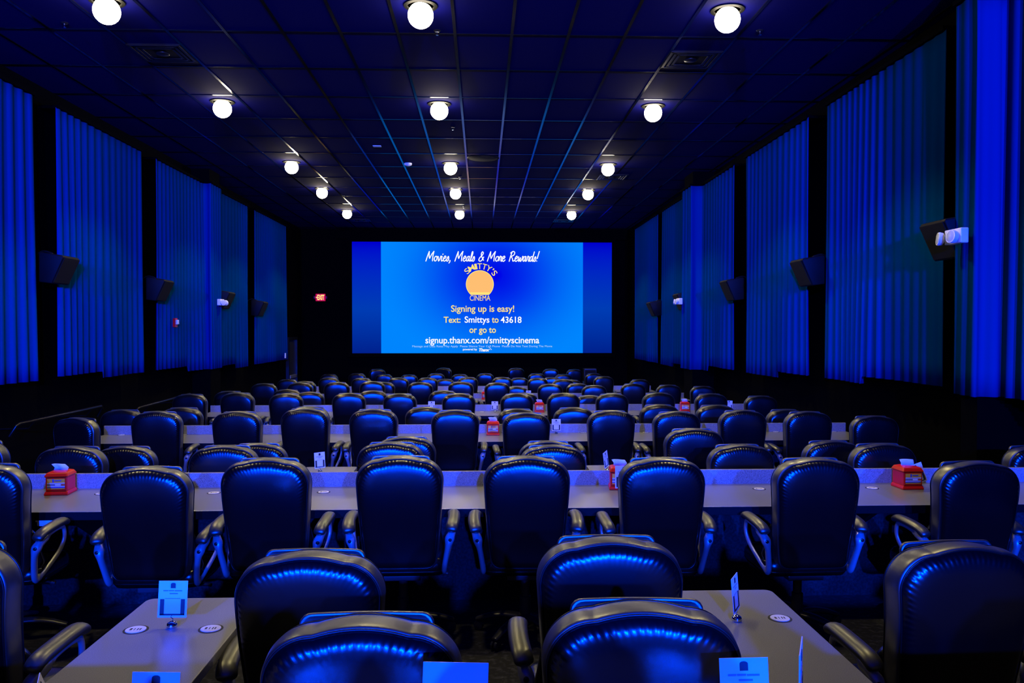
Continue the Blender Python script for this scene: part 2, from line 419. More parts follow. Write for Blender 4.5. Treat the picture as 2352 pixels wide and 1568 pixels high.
# brush lettering of the heading, drawn stroke by stroke (unit: cap height 1, x height .55)
G = {
 'M': (0.98, [[(0.02,0,),(0.14,0.55),(0.26,1.0)], [(0.26,1.0),(0.34,0.5),(0.44,0.28)], [(0.44,0.28),(0.62,0.7),(0.84,1.02)], [(0.84,1.02),(0.80,0.5),(0.84,0.02)]]),
 'o': (0.46, [[(0.30,0.5),(0.12,0.46),(0.04,0.22),(0.14,0.02),(0.30,0.06),(0.38,0.30),(0.30,0.5),(0.44,0.42)]]),
 'v': (0.44, [[(0.04,0.48),(0.10,0.2),(0.16,0.0),(0.28,0.2),(0.36,0.52),(0.46,0.44)]]),
 'i': (0.24, [[(0.08,0.5),(0.05,0.2),(0.10,0.0),(0.22,0.08)], [(0.13,0.70),(0.14,0.74)]]),
 'e': (0.42, [[(0.06,0.24),(0.24,0.30),(0.32,0.44),(0.20,0.54),(0.06,0.32),(0.08,0.06),(0.24,0.0),(0.40,0.14)]]),
 's': (0.36, [[(0.02,0.06),(0.18,0.5),(0.28,0.28),(0.24,0.04),(0.10,0.0),(0.04,0.08)]]),
 ',': (0.30, [[(0.12,0.08),(0.12,-0.06),(0.04,-0.2)]]),
 ' ': (0.42, []),
 'a': (0.48, [[(0.36,0.5),(0.16,0.48),(0.04,0.22),(0.10,0.02),(0.24,0.08),(0.36,0.5)], [(0.36,0.5),(0.34,0.16),(0.40,0.0),(0.50,0.1)]]),
 'l': (0.26, [[(0.04,0.1),(0.22,0.7),(0.20,1.0),(0.11,0.86),(0.08,0.2),(0.13,0.0),(0.24,0.1)]]),
 '&': (0.72, [[(0.66,0.1),(0.42,0.4),(0.26,0.74),(0.36,0.98),(0.50,0.86),(0.40,0.62),(0.14,0.36),(0.08,0.12),(0.24,0.0),(0.46,0.12),(0.62,0.44)]]),
 'r': (0.38, [[(0.02,0.04),(0.12,0.54),(0.20,0.46),(0.32,0.48)], [(0.32,0.48),(0.26,0.14),(0.32,0.0),(0.42,0.1)]]),
 'R': (0.74, [[(0.10,0.0),(0.18,0.5),(0.30,1.0)], [(0.12,0.86),(0.40,1.04),(0.62,0.92),(0.56,0.66),(0.24,0.5)], [(0.24,0.5),(0.44,0.3),(0.56,0.02),(0.72,0.08)]]),
 'w': (0.60, [[(0.04,0.48),(0.08,0.14),(0.16,0.0),(0.28,0.40),(0.30,0.1),(0.38,0.0),(0.50,0.22),(0.54,0.52),(0.62,0.46)]]),
 'd': (0.50, [[(0.36,0.46),(0.16,0.5),(0.04,0.22),(0.10,0.02),(0.26,0.1),(0.40,0.6),(0.46,1.0)], [(0.42,0.7),(0.36,0.16),(0.42,0.0),(0.52,0.1)]]),
 '!': (0.30, [[(0.22,1.04),(0.14,0.6),(0.10,0.30)], [(0.07,0.04),(0.08,0.02)]]),
}
word = 'Movies, Meals & More Rewards!'
adv = sum(G[c][0] for c in word)
kx = (XP(1236)-XP(977))/adv; kz = ZP(577)-ZP(599); pen = XP(976)-OX; base = ZP(599)-OZ
mb = MB()
for c in word:
    a, st = G[c]
    for s_ in st:
        pts = catmull([(q[0], q[1], 0) for q in s_], 5) if len(s_) > 2 else [Vector((*q, 0)) for q in s_]
        L = [Vector((pen + q.x*kx + q.y*kz*0.16, 0, base + q.y*kz)) for q in pts]
        wd = 0.0150
        for i, q in enumerate(L):
            t = (L[min(i+1, len(L)-1)] - L[max(i-1, 0)]).normalized()
            nn = Vector((t.z, 0, -t.x)) * wd
            if i: mb.add([pq + po for po in (-pn, pn) for pq in (pp,)] + [q+nn, q-nn] +
                         [v + Vector((0,-0.004,0)) for v in (pp-pn, pp+pn, q+nn, q-nn)],
                         [(0,1,2,3), (7,6,5,4), (0,4,5,1), (1,5,6,2), (2,6,7,3), (3,7,4,0)])
            pp, pn = q, nn
        for q in (L[0], L[-1]): mb.lathe([(wd, -0.0045), (wd, 0)], 8, tuple(q), 'y')
    pen += a*kx
o = obj('heading_lettering', mb, M['text_white'], slide); o.location = (0, -0.008, 0)
# round emblem: pale ring cut flat at the foot, orange ground, yellow shelf band; shop name above and below
def disc(r, flat, seg=64):
    a0 = math.asin(max(-1, flat/r)); return [(r*math.cos(a0+(pi-2*a0)*i/seg), r*math.sin(a0+(pi-2*a0)*i/seg)) for i in range(seg+1)]
def plate(pts, y0, y1):
    return MB().loft([[(p[0], y0, p[1]) for p in pts], [(p[0], y1, p[1]) for p in pts]])
cxm, czm = XP(1100)-OX, ZP(652)-OZ
k = 8.24/597
o = obj('emblem_ring', plate(disc(32*k, -24.5*k), 0, 0.004), M['text_yellow'], slide); o.location = (cxm, -0.008, czm)
o = obj('emblem_ground', plate(disc(30.3*k, -23.2*k), 0, 0.004), M['logo_orange'], slide); o.location = (cxm, -0.012, czm)
o = obj('emblem_band', MB().box(-22*k, 22*k, 0, 0.003, -23*k, -18.6*k), M['text_yellow'], slide); o.location = (cxm, -0.0155, czm)
stext('emblem_word', 'CINEMA', 1077, 1124, 677.5, 690, M['text_yellow'], 0, 0.0)
for ch, deg, wd, hh in (('S', 134.5, 9, 13), ('M', 117.5, 14, 13), ('I', 102.5, 5.5, 13), ('T', 90.5, 10.5, 13), ('T', 75, 10.5, 13), ('Y', 60, 12, 13), ('\u2019', 48, 3.5, 5), ('S', 37, 9, 13)):
    o = link('emblem_letter', text_mesh('emblem_letter', ch, wd*k, hh*k, M['text_yellow'], 0, 0.004), slide)
    a = math.radians(deg); rr = (33.5 + (8 if hh < 10 else 0))*k
    o.location = (cxm + 1.06*rr*math.cos(a), -0.008, czm + rr*math.sin(a) + 0.02); o.rotation_euler = (0, pi/2-a, 0)

# ------------------------------------------------------------------ downlights
names_x = {-3.61: 'left', -0.595: 'middle', 2.435: 'right'}
ordn = ['first', 'second', 'third', 'fourth', 'fifth']
def downlight(x, y, label):
    t = thing('ceiling_downlight', label, 'ceiling light', (x, y, ZC), 0, 'round ceiling downlights')
    obj('trim_ring', MB().lathe([(0.165, 0), (0.165, -0.012), (0.13, -0.018), (0.128, 0)], 32), M['trim'], t, smooth=True)
    pr = [(0.001, -0.225)] + [(0.125*math.sin(a), -0.10-0.125*math.cos(a)) for a in [pi*0.82*i/14 for i in range(1, 15)]] + [(0.06, 0)]
    obj('bloom_globe', MB().lathe(pr, 28), M['lamp'], t, smooth=True, angle=180)  # bulging globe shape added to stand in for the lamp's round bloom
    return t
for i, yy in enumerate(LAMP_Y[1:]):
    for xx in LAMP_X:
        downlight(xx, yy, 'glowing round downlight, %s from the camera in the %s ceiling row' % (ordn[i], names_x[xx]))

# ------------------------------------------------------------------ ceiling fittings
def vent(x, y, label):
    t = thing('ceiling_vent', label, 'air vent', (x, y, ZC), 0, 'square ceiling vents')
    obj('vent_plate', MB().box(-0.30, 0.30, -0.30, 0.30, -0.012, 0), M['grille'], t)
    mb = MB()
    for r, z in ((0.29, -0.018), (0.24, -0.018), (0.19, -0.018)):
        mb.box(-r, r, -r, -r+0.03, z, z+0.012).box(-r, r, r-0.03, r, z, z+0.012).box(-r, -r+0.03, -r, r, z, z+0.012).box(r-0.03, r, -r, r, z, z+0.012)
    obj('louvre', mb, M['dark_metal'], t, bevel=0.003)
    obj('vent_core', MB().lathe([(0.001, -0.024), (0.07, -0.022), (0.075, -0.016), (0.075, -0.01)], 20), M['dark_metal'], t, smooth=True)
vent(-3.65, 9.60, 'black square ceiling vent on the left near the nearest left downlight')
vent(2.45, 9.60, 'black square ceiling vent on the right near the nearest right downlight')
vent(2.72, 17.1, 'dark square ceiling vent beside the third right row downlight')
vent(2.40, 24.1, 'dark square ceiling vent at the far right above the screen')
vent(-3.55, 24.2, 'dark square ceiling vent at the far left above the screen')
o = obj('ceiling_speaker', MB().lathe([(0.001, -0.02), (0.26, -0.02), (0.275, -0.012), (0.29, -0.016), (0.30, -0.004), (0.30, 0)], 40), [M['grille']], smooth=True)
o.location = (0.03, 15.27, ZC); tag(o, 'round black ceiling grille with a lit rim beside the middle downlights', 'ceiling speaker')
o = obj('smoke_detector', MB().lathe([(0.001, -0.05), (0.04, -0.048), (0.07, -0.03), (0.075, 0)], 24), M['white'], smooth=True)
o.location = (-1.41, 15.85, ZC); tag(o, 'small round pale smoke detector on the ceiling left of the middle lights', 'smoke detector')
o = obj('ceiling_plate', MB().box(-0.07, 0.07, -0.05, 0.05, -0.012, 0), M['white'], bevel=0.003)
o.location = (-1.81, 14.36, ZC); tag(o, 'small pale rectangular plate on the ceiling left of the smoke detector', 'ceiling plate')
for x, y, lb in ((-0.47, 8.78, 'behind the nearest middle downlight'), (-0.45, 12.95, 'beyond the second middle downlight'),
                 (-0.45, 17.2, 'beyond the third middle downlight'), (-0.46, 21.4, 'just before the last middle downlight'),
                 (-4.31, 8.7, 'near the top left corner, left of the nearest left downlight'), (2.95, 8.65, 'right of the nearest right downlight')):
    t = thing('fire_sprinkler', 'tiny ceiling sprinkler head ' + lb, 'sprinkler', (x, y, ZC), 0, 'ceiling sprinklers')
    obj('escutcheon', MB().lathe([(0.001, -0.012), (0.03, -0.01), (0.04, 0)], 18), M['dark_metal'], t, smooth=True)
    obj('sprinkler_head', MB().lathe([(0.001, -0.05), (0.018, -0.048), (0.018, -0.044), (0.006, -0.04), (0.006, -0.01)], 14), M['chrome'], t, smooth=True)

# ------------------------------------------------------------------ wall speakers
def speaker(side, y, zt, label):
    x = XCL-0.03 if side > 0 else XCR+0.03
    t = thing('wall_speaker', label, 'speaker', (x, y, H+zt), 0, 'wall speakers')
    prof = [(0.03, -0.34), (0.19, -0.36), (0.335, -0.035), (0.32, -0.01), (0.06, 0.035), (0.03, 0.02)]
    mb = MB().loft([[(side*p[0], -0.21, p[1]) for p in prof], [(side*p[0], 0.21, p[1]) for p in prof]])
    obj('cabinet', mb, M['speaker'], t, bevel=0.012, smooth=True)
    a, b = Vector((0.195, -0.345)), Vector((0.338, -0.035)); nn = Vector((b.y-a.y, -(b.x-a.x))).normalized()*0.010
    pr = [a, b, b+nn, a+nn]
    obj('front_grille', MB().loft([[(side*p[0], -0.195, p[1]) for p in pr], [(side*p[0], 0.195, p[1]) for p in pr]]), M['grille'], t, bevel=0.004)
    ln = catmull([(side*-0.16, 0, -0.03), (side*-0.02, -0.03, 0.055), (side*0.10, -0.05, 0.035), (side*0.13, -0.05, 0.015)], 5)
    obj('wall_bracket', MB().tube(ln, 0.010, 8).box(*sorted((side*-0.22, side*-0.15)), -0.06, 0.06, -0.12, 0.04), M['dark_metal'], t, smooth=True)
for i, (y, z) in enumerate(((10.62, 0.91), (13.88, 0.80), (17.34, 0.75), (20.0, 0.635))):
    speaker(1, y, z, 'black wedge speaker on the left wall, %s from the left photo edge' % ordn[i])
for i, (y, z) in enumerate(((7.40, 0.985), (10.66, 0.905), (13.92, 0.82), (17.42, 0.735), (20.28, 0.645))):
    speaker(-1, y, z, 'black wedge speaker on the right wall, %s from the right photo edge' % ordn[i])

# ------------------------------------------------------------------ emergency lights, alarm, plates, exit sign, door, rails
def emergency(side, x, y, z, label):
    t = thing('emergency_light', label, 'emergency light', (x, y, z), 0, 'emergency lights on the pillars')
    s = side
    obj('housing', MB().box(*sorted((0, s*0.07)), -0.125, 0.125, -0.065, 0.065), M['white'], t, bevel=0.008)
    for yy, tilt in ((0.125, 0.9), (-0.05, -0.5)):
        h = MB().lathe([(0.02, 0.0), (0.055, 0.02), (0.06, 0.05), (0.056, 0.062)], 22)
        o = obj('lamp_head', h, M['white'], t, smooth=True)
        o.location = (s*0.065, yy, -0.012); o.rotation_euler = (-tilt*0.8, s*1.45, tilt*0.5)
        o2 = obj('lens', MB().lathe([(0.052, 0.061), (0.03, 0.068), (0.001, 0.07)], 22), M['lens'], o, smooth=True)
    return t
emergency(1, -5.33, 16.88, H+0.515, 'white twin lamp emergency light on the left pillar curtain')
emergency(-1, 4.17, 7.02, H+0.795, 'large white twin lamp emergency light at the right photo edge')
emergency(-1, 4.16, 17.0, H+0.55, 'small white emergency light on the far right pillar curtain')
t = thing('fire_alarm', 'tiny red fire alarm with a white strobe on the left wall curtain', 'fire alarm', (-5.46, 14.77, H+0.09))
obj('back_box', MB().box(0, 0.05, -0.05, 0.05, -0.08, 0.08), M['red'], t, bevel=0.006)
obj('strobe', MB().box(0.05, 0.085, -0.04, 0.04, -0.03, 0.05), M['white'], t, bevel=0.008)
o = obj('switch_plate', MB().box(0, 0.02, -0.05, 0.05, -0.07, 0.07).box(0.02, 0.026, -0.015, 0.015, -0.02, 0.02), M['white'], bevel=0.003)
o.location = (-5.455, 22.97, H-0.77); tag(o, 'small white switch plate low on the last left wall curtain', 'switch plate')
t = thing('exit_sign', 'glowing red exit sign on the dark wall left of the screen', 'exit sign', (-5.13, 26.36, H+0.965))
obj('sign_box', MB().box(-0.15, 0.15, -0.03, 0.04, -0.115, 0.115), M['exit_face'], t, bevel=0.008)
o = link('sign_lettering', text_mesh('sign_lettering', 'EXIT', 0.215, 0.165, M['exit_text'], 0, 0.02), t); o.location = (0.015, -0.032, -0.082)
obj('arrow', plate([(-0.145, 0), (-0.112, 0.024), (-0.112, -0.024)], -0.036, -0.031), M['exit_text'], t)
for s in (-1, 1):
    o = obj('lamp_head', MB().lathe([(0.02, 0), (0.05, 0.02), (0.05, 0.05), (0.001, 0.06)], 16, axis='x'), M['exit_lamp'], t, smooth=True)
    o.location = (s*0.155, 0, 0); o.scale = (s, 1, 1)
t = thing('door_1', 'dark exit door on the left wall beside the screen', 'door', (XL, 24.9, floor_z(5))); struct(t)
obj('door_leaf', MB().box(0, 0.05, -0.5, 0.5, 0, 2.1), M['black_plastic'], t)
obj('door_jamb', MB().box(0, 0.09, -0.58, -0.5, 0, 2.18).box(0, 0.09, 0.5, 0.58, 0, 2.18).box(0, 0.09, -0.5, 0.5, 2.1, 2.18), M['dark_metal'], t)
obj('door_handle', MB().box(0.05, 0.10, -0.4, 0.4, 0.95, 1.05), M['frame'], t, bevel=0.01)
for y0, y1, z0, z1, lb in ((9.6, 11.62, H-1.10, H-1.09, 'nearer of the two'), (12.9, 15.1, H-1.235, H-1.20, 'farther of the two')):
    t = thing('handrail', 'thin metal handrail on the left aisle wall, ' + lb, 'handrail', (-5.3, y0, z0), 0, 'left aisle handrails')
    L = y1-y0
    obj('rail', MB().tube([(-0.08, -0.06, -0.14), (-0.01, -0.05, -0.02), (0, 0, 0), (0, L, z1-z0), (-0.01, L+0.05, -0.02), (-0.08, L+0.06, -0.14)], 0.018, 10), M['rail'], t, smooth=True)
    for f in (0.15, 0.85):
        obj('rail_bracket', MB().tube([(-0.45, L*f, -0.10), (-0.06, L*f, -0.09), (0, L*f, -0.015)], 0.010, 8), M['rail'], t, smooth=True)

# ------------------------------------------------------------------ swivel chair
BH = 0.64                                                     # height of the back
def outline(N, wt=0.25, wb=0.212, h=BH, rt=0.127, rb=0.05, crown=0.018):
    """closed outline of the back in (x, z), z 0..h, evenly spaced, counter-clockwise from the foot"""
    pts = []
    def arc(cx, cz, r, a0, a1, n=14):
        for i in range(n+1):
            a = a0+(a1-a0)*i/n; pts.append((cx+r*math.cos(a), cz+r*math.sin(a)))
    arc(wb-rb, rb, rb, -pi/2, 0)
    for i in range(1, 12):
        t = i/12; z = rb+(h-rt-rb)*t
        pts.append((wb+(wt-wb)*(t**0.8) , z))
    arc(wt-rt, h-rt, rt, 0, pi/2)
    for i in range(1, 12):
        x = (wt-rt)*(1-2*i/12); pts.append((x, h+crown*(1-(x/(wt-rt))**2)))
    arc(-wt+rt, h-rt, rt, pi/2, pi)
    for i in range(1, 12):
        t = 1-i/12; z = rb+(h-rt-rb)*t
        pts.append((-wb-(wt-wb)*(t**0.8), z))
    arc(-wb+rb, rb, rb, pi, 1.5*pi)
    pts.append(pts[0]); L = [0]
    for a, b in zip(pts[:-1], pts[1:]): L.append(L[-1]+math.hypot(b[0]-a[0], b[1]-a[1]))
    out = []; j = 0
    for i in range(N):
        s = L[-1]*i/N
        while L[j+1] < s: j += 1
        f = (s-L[j])/max(1e-9, L[j+1]-L[j])
        out.append((pts[j][0]+(pts[j+1][0]-pts[j][0])*f, pts[j][1]+(pts[j+1][1]-pts[j][1])*f))
    return out
def lean(zb):                                                  # rear surface of the back, chair coordinates (y)
    t = zb/BH
    if t < 0.8: return -0.25 - 0.035*(1-math.cos(pi*max(0.0, t)/0.8))
    return -0.32 + 0.38*(t-0.8)**2
Z0 = 0.475
def shell(mb, out, rings, zc, w, h, puck=0, x0=0.0, rim=None):
    """rings: (inset, y offset, pucker amplitude) from the middle of the rear over the rim to the middle of the front"""
    R = []
    N = len(out)
    for ins, yo, am in rings:
        sx = max(0.002, 1-ins/w); sz = max(0.002, 1-ins/(h/2)); ring = []
        for i, (x, z) in enumerate(out):
            zz = zc+(z-zc)*sz; a = 0
            if am:
                hi = min(1.0, max(0.12, (z-0.22)/0.25))
                a = am*hi*(math.cos(2*pi*puck*i/N) + 0.4*math.sin(2*pi*round(puck*0.37)*i/N+1.0))
            ring.append((x*sx+x0, lean(zz)+yo+a+7.0*(x*sx)**4, Z0+zz))
        R.append(ring)
    n0 = len(mb.f); mb.loft(R)
    if rim is not None:
        for r in range(len(rings)-1):
            if rings[r][1] >= rim[0] and rings[r+1][1] <= rim[1]:
                for q in range(n0+r*N, n0+(r+1)*N): mb.mi[q] = 1
    return mb
def make_chair_meshes(hi=True):
    D = {}
    N = 420 if hi else 72; pk = 92
    o = outline(N)
    A = 0.0008 if hi else 0
    rings = [(0.249, -0.006, 0), (0.19, -0.007, 0), (0.13, -0.008, 0), (0.080, -0.0100, 0), (0.052, -0.0112, 0), (0.038, -0.0108, A*0.4), (0.029, -0.0085, A*1.2),
             (0.021, -0.004, A*1.2), (0.013, 0.003, A*0.4), (0.010, 0.0075, 0), (0.006, 0.006, 0), (0.0015, 0.014, 0), (0.0, 0.03, 0), (-0.002, 0.055, 0), (0.0, 0.08, 0), (0.004, 0.096, 0),
             (0.010, 0.101, 0), (0.018, 0.108, 0), (0.05, 0.120, 0), (0.11, 0.128, 0), (0.249, 0.132, 0)]
    if not hi: rings = [r for i, r in enumerate(rings) if i not in (1, 3, 6, 8, 10, 12, 14, 19)]
    D['backrest'] = shell(MB(), o, rings, BH/2, 0.25, BH, pk, rim=(0.0055, 0.115)).mesh('backrest', [M['leather'], M['rim']], smooth=True, angle=180)
    if hi:
        for nm, ins, yo, rr in (('p1', 0.0085, 0.0035, 0.0036), ('p2', 0.005, 0.1005, 0.0042)):
            pts = []
            for x, z in outline(150):
                sx = 1-ins/0.25; sz = 1-ins/(BH/2); zz = BH/2+(z-BH/2)*sz
                pts.append((x*sx, lean(zz)+yo+7.0*(x*sx)**4, Z0+zz))
            D[nm] = MB().tube(pts, rr, 6, closed=True, up=(0, 1, 0)).mesh('piping', M['piping'], smooth=True, angle=180)
    n2 = 96 if hi else 40
    oh = outline(n2, 0.172, 0.176, 0.25, 0.03, 0.05, 0.004)
    oh = [(x, z+0.396) for x, z in oh]
    D['headrest_pad'] = shell(MB(), oh, [(0.171, 0.125, 0), (0.03, 0.125, 0), (0.006, 0.124, 0), (0.0, 0.118, 0), (-0.003, 0.128, 0), (0.0, 0.138, 0), (0.010, 0.15, 0), (0.04, 0.158, 0), (0.171, 0.165, 0)],
                              0.53, 0.172, 0.25).mesh('headrest_pad', M['rim'], smooth=True, angle=180)
    ol = outline(n2, 0.235, 0.262, 0.30, 0.11, 0.06, 0.0)
    D['lumbar_pad'] = shell(MB(), ol, [(0.23, 0.11, 0), (0.03, 0.105, 0), (0.005, 0.10, 0), (0.0, 0.12, 0), (0.004, 0.15, 0), (0.02, 0.17, 0), (0.06, 0.18, 0), (0.234, 0.17, 0)],
                            0.15, 0.262, 0.30).mesh('lumbar_pad', M['leather'], smooth=True, angle=180)
    # seat cushion, waterfall front
    R = []
    def rr(hw, y0, y1, z, rad, n):
        p = []
        for cx, cy, a0 in ((hw-rad, y1-rad, 0), (-hw+rad, y1-rad, pi/2), (-hw+rad, y0+rad, pi), (hw-rad, y0+rad, 1.5*pi)):
            for i in range(n+1):
                a = a0+pi/2*i/n; p.append((cx+rad*math.cos(a), cy+rad*math.sin(a), z))
        return p
    n = 8 if hi else 4
    for ins, z in ((0.06, 0.405), (0.015, 0.41), (0.0, 0.43), (-0.006, 0.462), (0.0, 0.49), (0.02, 0.512), (0.06, 0.522), (0.16, 0.525)):
        R.append(rr(0.262-ins, -0.165+ins, 0.265-ins, z, max(0.03, 0.085-ins), n))
    D['seat'] = MB().loft(R).mesh('seat', M['leather'], smooth=True, angle=180)
    if hi:
        pts = rr(0.263, -0.166, 0.266, 0.438, 0.086, 10)
        D['sp'] = MB().tube(pts, 0.004, 6, closed=True).mesh('piping', M['piping'], smooth=True, angle=180)
    for s in (-1, 1):
        pad = catmull([(s*0.290, -0.235, 0.690), (s*0.300, -0.20, 0.722), (s*0.307, -0.12, 0.737), (s*0.307, -0.02, 0.742), (s*0.303, 0.045, 0.738), (s*0.298, 0.075, 0.722)], 5)
        k = len(pad); rad = [0.037*min(1, 0.35+2.2*math.sin(pi*min(1, max(0, (i+0.4)/k)))**0.8) for i in range(k)]
        D['pad%d' % s] = MB().tube(pad, rad, 14 if hi else 8, ry=[r*0.62 for r in rad]).mesh('armrest_pad', M['pad'], smooth=True, angle=180)
        # arm loop: rear strip up the side of the back, joint, rising arm, front strut, lower bar
        loop = [(s*0.252, -0.175, 0.455), (s*0.262, -0.205, 0.53), (s*0.276, -0.225, 0.61), (s*0.288, -0.215, 0.655), (s*0.304, -0.17, 0.685), (s*0.305, -0.10, 0.705), (s*0.307, 0.0, 0.713),
                (s*0.304, 0.055, 0.695), (s*0.304, 0.062, 0.63), (s*0.292, 0.03, 0.565), (s*0.272, -0.05, 0.50), (s*0.256, -0.12, 0.455)]
        P = catmull(loop, 5 if hi else 2, closed=True)
        w = []
        for p in P:
            w.append(0.016 if p.z < 0.68 else 0.012)
        mb = MB().tube(P, [0.024 if p.y < -0.13 else 0.016 for p in P], 10 if hi else 6, closed=True, ry=[0.0105 + 0.012*math.exp(-((p.z-0.645)/0.03)**2)*(p.y < -0.15) + 0.006*(p.y < -0.15) for p in P], up=(1, 0, 0))
        D['arm%d' % s] = mb.mesh('arm_frame', M['frame'], smooth=True, angle=180)
        if hi:
            b = MB().lathe([(0.011, 0), (0.011, 0.006), (0.006, 0.008), (0.005, 0.003), (0.001, 0.003)], 14, axis='y')
            b2 = MB()
            for (x, y, z) in ((s*0.287, -0.243, 0.645), (s*0.262, -0.212, 0.52)):
                b2.lathe([(0.010, 0.004), (0.010, -0.006), (0.006, -0.008), (0.005, -0.004), (0.001, -0.004)], 14, (x, y, z), 'y')
            D['bolt%d' % s] = b2.mesh('arm_bolt', M['dark_metal'], smooth=True)
    mb = MB().box(-0.11, 0.11, -0.13, 0.13, 0.375, 0.408).box(-0.20, 0.20, -0.02, 0.02, 0.392, 0.406)
    D['seat_plate'] = mb.mesh('seat_plate', M['black_plastic'], bevel=0.006)
    D['lever'] = MB().tube([(0.08, 0.02, 0.385), (0.22, 0.02, 0.38), (0.27, 0.02, 0.372)], [0.006, 0.006, 0.012], 8).mesh('tilt_lever', M['black_plastic'], smooth=True)
    D['column'] = MB().lathe([(0.034, 0.10), (0.034, 0.24), (0.026, 0.245), (0.026, 0.38)], 18).mesh('gas_column', M['black_plastic'], smooth=True)
    D['hub'] = MB().lathe([(0.001, 0.07), (0.045, 0.072), (0.052, 0.09), (0.048, 0.125), (0.036, 0.135), (0.001, 0.135)], 20).mesh('base_hub', M['black_plastic'], smooth=True)
    leg = catmull([(0.03, 0, 0.112), (0.12, 0, 0.116), (0.22, 0, 0.098), (0.29, 0, 0.074), (0.315, 0, 0.066)], 4)
    kk = len(leg)
    D['leg'] = MB().tube(leg, [0.036-0.016*i/kk for i in range(kk)], 10 if hi else 6, ry=[0.022-0.010*i/kk for i in range(kk)]).mesh('base_leg', M['black_plastic'], smooth=True, angle=180)
    D['caster'] = MB().lathe([(0.012, -0.022), (0.028, -0.020), (0.03, -0.006), (0.012, -0.003), (0.012, 0.003), (0.03, 0.006), (0.028, 0.020), (0.012, 0.022)], 16, (0.30, 0, 0.03), 'y').tube([(0.30, 0, 0.03), (0.305, 0, 0.07)], 0.008, 8).mesh('caster', M['black_plastic'], smooth=True)
    if not hi:
        mb = MB()
        for i in range(5):
            a = 2*pi*i/5+0.3; ca, sa = math.cos(a), math.sin(a)
            mb.tube([(0.03*ca, 0.03*sa, 0.11), (0.2*ca, 0.2*sa, 0.10), (0.31*ca, 0.31*sa, 0.05), (0.31*ca, 0.31*sa, 0.0)], [0.034, 0.028, 0.022, 0.02], 6)
        mb.lathe([(0.034, 0.08), (0.03, 0.40)], 12)
        D['base'] = mb.mesh('star_base', M['black_plastic'], smooth=True)
    return D
HI, LO = make_chair_meshes(True), make_chair_meshes(False)
def build_chair(D, hi):
    t = link('swivel_chair', None); t.empty_display_size = 0.1
    back = link('backrest', D['backrest'], t)
    link('headrest_pad', D['headrest_pad'], t); seat = link('seat', D['seat'], t)
    if hi:
        link('piping', D['p1'], back); link('piping', D['p2'], back); link('piping', D['sp'], seat)
        link('lumbar_pad', D['lumbar_pad'], t); link('seat_plate', D['seat_plate'], t); link('tilt_lever', D['lever'], t)
    for s in (-1, 1):
        link('armrest_pad', D['pad%d' % s], t); a = link('arm_frame', D['arm%d' % s], t)
        if hi: link('arm_bolt', D['bolt%d' % s], a)
    if hi:
        link('gas_column', D['column'], t); link('base_hub', D['hub'], t)
        for i in range(5):
            l = link('base_leg', D['leg'], t); l.rotation_euler = (0, 0, 2*pi*i/5+0.3)
            link('caster', D['caster'], l)
    else: link('star_base', D['base'], t)
    return t
LOWER = ('gas_column', 'base_hub', 'base_leg', 'star_base')
proto = {True: build_chair(HI, True), False: build_chair(LO, False)}
fresh = {True: True, False: True}
def place_chair(x, d, k, lift, rz, label, group, hi=True):
    o = proto[hi] if fresh[hi] else copy_tree(proto[hi])
    if fresh[hi]: fresh[hi] = False
    ca, sa = math.cos(rz), math.sin(rz)
    o.location = (x + x*0.06/d, d+0.33, floor_z(k)); o.rotation_euler = (0, 0, rz)
    for ch in o.children:
        if not ch.name.split('.')[0] in LOWER: ch.location.z = lift
        else: ch.location.z = 0
    tag(o, label, 'chair', group)
    return o
def ordinal(i): return ['first', 'second', 'third', 'fourth', 'fifth', 'sixth', 'seventh', 'eighth', 'ninth', 'tenth', 'eleventh', 'twelfth'][i]
def row(pos, d, k, where, group, hi, rot=0.05, kill=()):
    rnd = random.Random(k*31+int(d*10)); n = len(pos)
    pos = [list(p) for p in pos]
    for _ in range(40):                                          # arms of neighbours must clear each other
        for a, b in zip(pos[:-1], pos[1:]):
            lim = 0.655 if d < 5 else 0.69
            if len(a) < 3 and len(b) < 3 and b[0]-a[0] < lim:
                m_ = (lim+0.005-(b[0]-a[0]))/2; a[0] -= m_; b[0] += m_
    for i, p in enumerate(pos):
        x, lift = p[0], p[1]; dd = p[2] if len(p) > 2 else d
        rz = p[3] if len(p) > 3 else rnd.uniform(-rot, rot)
        if n == 1: w = 'the only chair'
        elif i == n-1: w = 'last from the left'
        else: w = ordinal(i)+' from the left'
        place_chair(x, dd, k, max(-0.12, min(0.12, lift)), rz, 'black leather swivel chair %s, %s' % (where, w), group, hi)
# two nearest rows beside the foreground tables
near = [(-1.76, 0.02, 2.72, 'at the left photo edge, left of the foreground table', -0.05), (-0.565, -0.024, 2.72, 'seen from behind, right of the left foreground table', -0.02),
        (0.43, 0.015, 2.72, 'seen from behind, left of the right foreground table', 0.0), (1.62, -0.016, 2.72, 'at the lower right corner, right of the foreground table', 0.06),
        (-0.29, 0.008, 1.98, 'mostly unlit, at the bottom edge left of centre', 0.0), (0.40, 0.039, 1.97, 'at the bottom edge right of centre, by the blue card', -0.04)]
for x, l, d, lb, rz in near:
    place_chair(x, d, 0, l, rz, 'black leather swivel chair ' + lb, 'chairs beside the foreground tables', True)
row([(-2.79,-0.028),(-1.86,-0.051),(-1.23,-0.006),(-0.47,0.002),(0.26,-0.003),(1.03,-0.017),(1.92,-0.023, 4.64, 0.03),(2.86,-0.049, 4.64, 0.05)], 4.64, 0,
    'at the nearest long counter', 'chairs at the nearest counter', True, 0.03)
row([(-3.66,0.042),(-2.96,-0.009),(-1.88,-0.009),(-0.66,0.01),(0.51,-0.019),(1.92,-0.02),(3.0,-0.019),(4.2,-0.042)], 6.02, 1,
    'close behind the nearest counter upstand', 'chairs behind the nearest counter', True)
